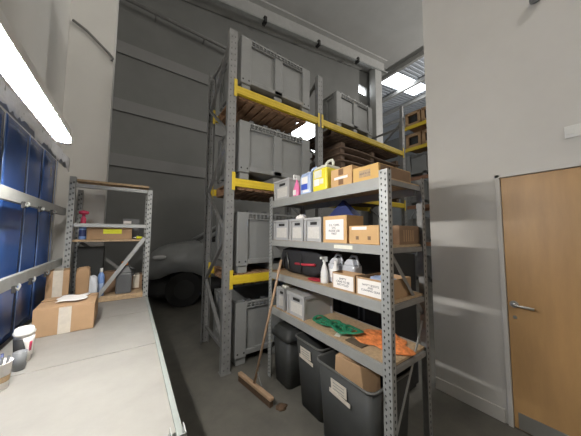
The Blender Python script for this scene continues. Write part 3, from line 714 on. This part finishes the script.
# third shelf
z = SZ[1] + .001
t = thing('holdall_bag', 'black fabric holdall with a red stripe on the third shelf', 'bag', (1.55, 1.90, z), G)
MB().blob((0, 0, .142), (.345, .15, .14), .5, 36, amp=.02, seed=4, zmin=0).build('body', 'black', t)
MB().tube([(.0, -.152, .12), (.15, -.156, .125), (.29, -.14, .135)], .012, 8).build('red_stripe', 'red', t)
MB().tube([(-.2, -.15, .05), (-.19, -.17, .16), (-.12, -.10, .275), (.02, -.09, .285), (.1, -.15, .2), (.11, -.17, .05)], .012, 8, flat=.6).build('strap', 'black', t)
MB().tube([(-.15, -.158, .22), (-.10, -.17, .12), (-.105, -.16, .06)], .006, 6).build('buckle', 'steel', t)
tag(MB().blob((1.40, 1.59, z + .0095), (.05, .10, .008), .9, 24, amp=.04).build('red_cloth', 'red'), 'flat red cloth disc on the third shelf in front of the bag', 'cloth')
t = thing('spray_bottle', 'white spray bottle standing on the third shelf beside the clear jugs', 'spray bottle', (1.40, 1.475, z), G)
MB().lathe([(0, 0), (.036, 0), (.038, .01), (.036, .09), (.022, .14), (.013, .165), (.013, .18)], n=24, sy=.8).build('body', 'white', t)
MB().box(-.012, .012, -.015, .03, .181, .205).box(-.010, .010, -.045, .03, .205, .225).build('trigger_head', 'white', t, bevel=.003)
def clearjug(lab, loc):
    t = thing('plastic_jug', lab, 'jug', loc, G, 'cloudy plastic jugs on the third shelf')
    MB().box(-.065, .065, -.055, .055, 0, .17).build('body', 'clear', t, bevel=.018)
    MB().taper((-.058, .058, -.048, .048), (-.03, .03, -.03, .03), .171, .215).build('shoulder', 'clear', t, bevel=.008)
    MB().tube([(-.03, 0, .21), (.0, 0, .243), (.045, 0, .24), (.06, 0, .2), (.06, 0, .15)], .010, 8).build('handle', 'clear', t)
    MB().box(-.035, .035, -.058, -.0555, .05, .12).build('label_patch', 'paper', t)
    return t
jg = clearjug('cloudy plastic jug next to the white spray bottle', (1.50, 1.42, z)); dup(jg, (1.52, 1.27, z), G, 'cloudy plastic jug behind the left signed carton')
bottle('small white bottle with blue label behind the left signed carton', (1.415, 1.355, z), [(0, 0), (.026, 0), (.028, .01), (.028, .13), (.014, .17)], 'white', 'white', [(.015, .17), (.015, .2), (0, .201)], label=(.029, .05, .1, 'blue'))
carton('signed_carton', 'open brown carton with a white handwritten sign, left one on the third shelf', 'box', .22, .12, .125, (1.335, 1.205, z), G, 'card', open_=True, sign=(-.098, .100, .008, .112), lines='EMPTY\nCANS TO BE\nRECYCLED', ts=.023)
carton('signed_carton', 'open brown carton with a white handwritten sign beside the near post', 'box', .235, .30, .125, (1.335, .963, z), G, 'card', open_=True, sign=(-.103, .105, .008, .112), lines='SAFETY BOOTS\nAND\nCLEANING GEAR', ts=.019)
tag(MB().blob((1.47, .965, z + .085), (.11, .08, .045), .8, 28, amp=.08, seed=9).build('blue_cloth', 'lblue'), 'pale blue cloth heaped inside the carton beside the near post', 'cloth')
# fourth shelf
z = SZ[0] + .001
tote('open grey tote at the far end of the lowest shelf', .16, .38, .22, (1.34, 2.09, z))
tote('lidded grey tote with paper label on the lowest shelf', .285, .38, .205, (1.34, 1.825, z), lid=True)
t = thing('paint_tub', 'small white tub with an orange band inside the open tote', 'tub', (1.42, 2.09, z + .006))
MB().lathe([(0, 0), (.042, 0), (.045, .21), (.047, .212)], n=24).build('body', 'white', t); MB().lathe([(.0465, .205), (.0475, .205), (.0475, .24), (0, .242)], n=24).build('lid', 'cream', t)
MB().lathe([(.0435, .14), (.0462, .20)], n=24).build('label_band', 'orange', t)
t = thing('tape_roll', 'orange tape roll lying on top of the totes of the lowest shelf', 'tape', (1.42, 2.02, z + .226)) if 0 else None
k = MB(); rn = random.Random(11)
for j in range(6):
    pts = []; cx, cy = 1.45 + rn.uniform(-.03, .05), 1.585 - j * .07
    for i in range(14):
        a = i / 13 * 2 * PI * 1.2 + j
        pts.append((cx + .055 * math.cos(a) + .01 * rn.random(), cy + .075 * math.sin(a), z + .012 + .018 * (.5 + .5 * math.sin(a * 2 + j)) + .004 * j))
    k.tube(pts, .019, 6, flat=.35)
tag(k.build('green_strap', 'green'), 'tangled green webbing straps lying on the lowest shelf', 'strap')
rn = random.Random(5)
def f(u, v):
    a = u * 2 * PI; r = v * (1 + .16 * math.sin(3 * a + 1) + .09 * math.sin(7 * a))
    return (1.58 + .165 * r * math.cos(a), 1.05 + .215 * r * math.sin(a), z + .006 + (.018 * (1 - v * v)) * (1 + .5 * math.sin(9 * a + 8 * v)) + .006 * abs(math.sin(14 * v + 4 * a)))
tag(MB().grid(f, 48, 14).build('orange_vest', 'hiviz', solid=.003), 'crumpled orange vest on the lowest shelf by the near post', 'vest')
tag(MB().box(1.355, 1.43, 1.06, 1.21, z, z + .008).build('rubber_mat', 'mat_b', bevel=.003), 'small dark brown mat lying in front of the orange vest', 'mat')
for i, (x, y, r) in enumerate(((1.40, 1.31, .4), (1.46, 1.27, -.3))):
    o = MB().box(-.05, .05, -.022, .022, 0, .004).build('paper_slip', 'chip' if i else 'cream'); o.location = (x, y, z + .006 * i); o.rotation_euler = (0, 0, r)
    tag(o, ('pale paper slip on the lowest shelf between green straps and brown mat', 'tan card slip on the lowest shelf next to the orange vest')[i], 'paper')

# ------------------------------------------------------------ made-up black cupboards, added to darken the gaps behind the shelving
def cupboard(lab, y):
    t = thing('shade_cupboard', lab, 'cupboard', (1.93, y, .001), G)
    MB().box(-.27, .27, .02, .55, .04, 1.40).build('carcass', 'blackp', t, bevel=.005)
    MB().box(-.25, .25, .04, .53, 0, .0395).build('plinth', 'blackp', t)
    for sx in (-1, 1):
        a, b = sorted((sx * .002, sx * .268)); dr = MB().box(a, b, .0, .019, .05, 1.39).build('door', 'blackp', t, bevel=.002)
        MB().box(sx * .03 - .006, sx * .03 + .006, -.015, -.0005, .7, .85).build('handle', 'dgrey', dr)
    return t
cupboard('made-up black cupboard added to darken the gaps between the lower shelves, nearer the partition wall', 1.50)
cupboard('made-up black cupboard added to darken the gaps between the lower shelves, nearer the pallet racking', 2.06)

# ------------------------------------------------------------ bins
def bin_(name, lab, loc, w, d, h, wt, dt, label=True, lid=False):
    t = thing(name, lab, 'bin', loc, 0)
    # w along Y, d along X ; front toward -X ; origin front-bottom centre
    th = .006
    def ring(z, dd, ww, x0, r=.05, n=5):
        pts = []
        for (cx, cy, a0) in ((x0 + dd - r, ww / 2 - r, 0), (x0 + r, ww / 2 - r, PI / 2), (x0 + r, -ww / 2 + r, PI), (x0 + dd - r, -ww / 2 + r, 1.5 * PI)):
            for i in range(n + 1):
                a = a0 + PI / 2 * i / n; pts.append((cx + r * math.cos(a), cy + r * math.sin(a), z))
        return pts
    ex = (dt - d) / 2
    rings = [ring(0, d, w, 0), ring(h, dt, wt, -ex), ring(h, dt - 2 * th, wt - 2 * th, -ex + th), ring(.01, d - 2 * th, w - 2 * th, th)]
    n = len(rings[0]); k = MB()
    vs = [v for r in rings for v in r]
    k.add(vs, [(j * n + i, j * n + (i + 1) % n, (j + 1) * n + (i + 1) % n, (j + 1) * n + i) for j in range(3) for i in range(n)], 0, True)
    k.add(vs, [tuple(range(n))[::-1], tuple(range(3 * n, 4 * n))], 0)
    o = k.build('body', 'bin', t)
    rr = ring(h, dt + .012, wt + .012, -ex - .006); rr.append(rr[0])
    MB().tube(rr, .008, 8).build('rim', 'bin_rim', t)
    sl = ex / h
    if label:
        T = Matrix.Translation((-ex * (h - .06) / h - .012, .01, h - .10)) @ Matrix.Rotation(-math.atan(sl), 4, 'Y')
        MB().box(-.001, .001, -.07, .07, -.03, .045, 0, T).box(-.0015, .0012, -.10, .085, -.062, -.034, 0, T @ Matrix.Rotation(.07, 4, 'X')).build('paper_label', 'tape', t)
        k = MB()
        for i in range(3): k.box(-.0022, -.0012, -.05, .05, .022 - i * .02, .027 - i * .02, 0, T)
        k.build('writing', 'grey_p', t)
    if lid:
        k = MB(); r0 = ring(h + .002, dt + .03, wt + .03, -ex - .015); r1 = ring(h + .045, dt + .03, wt + .03, -ex - .015); r2 = ring(h + .11, dt - .06, wt - .06, -ex + .03)
        vs = r0 + r1 + r2; k.add(vs, [(j * n + i, j * n + (i + 1) % n, (j + 1) * n + (i + 1) % n, (j + 1) * n + i) for j in range(2) for i in range(n)], 0, True)
        k.add(vs, [tuple(range(n))[::-1], tuple(range(2 * n, 3 * n))], 0); k.build('lid', 'bin', t)
    return t
bin_('lidded_bin', 'dark lidded bin, farthest of the three under the shelving', (1.345, 2.07, .001), .27, .32, .46, .31, .36, label=False, lid=True)
bin_('waste_bin', 'open charcoal bin with paper label, middle of the three under the shelving', (1.345, 1.60, .001), .30, .36, .60, .36, .44)
bin_('waste_bin', 'open charcoal bin holding folded cardboard, nearest of the three', (1.235, 1.118, .001), .43, .42, .60, .49, .48)
k = MB(); k.add([(1.29, 1.27, .30), (1.33, 1.0, .30), (1.285, 1.24, .655), (1.30, 1.03, .665), (1.44, .97, .60), (1.44, .97, .30), (1.42, 1.20, .715), (1.42, 1.20, .30)], [(0, 1, 3, 2), (1, 5, 4, 3), (2, 3, 4, 6), (0, 2, 6, 7), (5, 7, 6, 4), (0, 7, 5, 1)])
tag(k.build('folded_cardboard', 'card', bevel=.004), 'folded brown cardboard sticking out of the nearest bin', 'cardboard')

# ------------------------------------------------------------ broom leaning on the shelving
br = thing('broom', 'wooden broom with a wide head leaning against the far shelving post', 'broom', (1.055, 2.10, 0))
ang = math.atan2(-.533, .089)
T = Matrix.Translation((0, 0, .075)) @ Matrix.Rotation(ang, 4, 'Z')
MB().box(-.27, .27, -.022, .022, -.018, .014, 0, T).build('head', 'broom', br, bevel=.008)
k = MB()
for i in range(28):
    for j in (-1, 0, 1):
        x = -.255 + .51 * i / 27; k.box(x - .006, x + .006, j * .013 - .005, j * .013 + .005, -.072, -.0185, 0, T)
k.build('bristles', 'brist', br)
top = Vector((1.245, 1.93, 1.29)) - Vector((1.055, 2.10, 0))
MB().cyl((0, 0, .096), top, .0125, n=12).build('handle', 'broom', br)
MB().bar((.03, -.09, .10), (.015, -.015, .22), .006, .012).build('stay', 'galv_d', br)
# little heap of dust by the head
tag(MB().blob((1.17, 1.79, .008), (.05, .04, .012), .9, 20, amp=.15, seed=8, zmin=.0005).build('dust_heap', 'brist'), 'small heap of brown sweepings at the near end of the broom head', 'dust')

# ------------------------------------------------------------ added fill lamps, world, camera
add_fill_lamp((1.2, -2.2, 6.6), 'added fill lamp over the bench area, unseen behind the camera', 155)
add_fill_lamp((7.5, -1.5, 8.0), 'added fill lamp in the hall, unseen behind the partition wall', 430)
add_fill_lamp((16.0, 1.0, 9.0), 'added fill lamp far out in the hall, unseen behind the partition wall', 1500)
W = bpy.data.worlds.new('World'); S.world = W; W.use_nodes = True
W.node_tree.nodes['Background'].inputs[0].default_value = (.75, .85, 1, 1); W.node_tree.nodes['Background'].inputs[1].default_value = .6
f_, yaw, pit, rol = 227.07, .61171, .06929, .005986
fw = Vector((math.sin(yaw) * math.cos(pit), math.cos(yaw) * math.cos(pit), math.sin(pit)))
r = Vector((math.cos(yaw), -math.sin(yaw), 0)); u = r.cross(fw)
r2 = math.cos(rol) * r + math.sin(rol) * u; u2 = -math.sin(rol) * r + math.cos(rol) * u
cam = bpy.data.cameras.new('camera'); cam.sensor_width = 36; cam.lens = f_ / 581 * 36; cam.clip_start = .02
co = bpy.data.objects.new('camera', cam); COL.objects.link(co)
R = Matrix((r2, u2, -fw)).transposed().to_4x4(); R.translation = (0, 0, 1.55); co.matrix_world = R
S.camera = co
V = S.view_settings; V.view_transform = 'Standard'; V.look = 'None'; V.gamma = 1; V.use_curve_mapping = False; V.exposure = 0.0
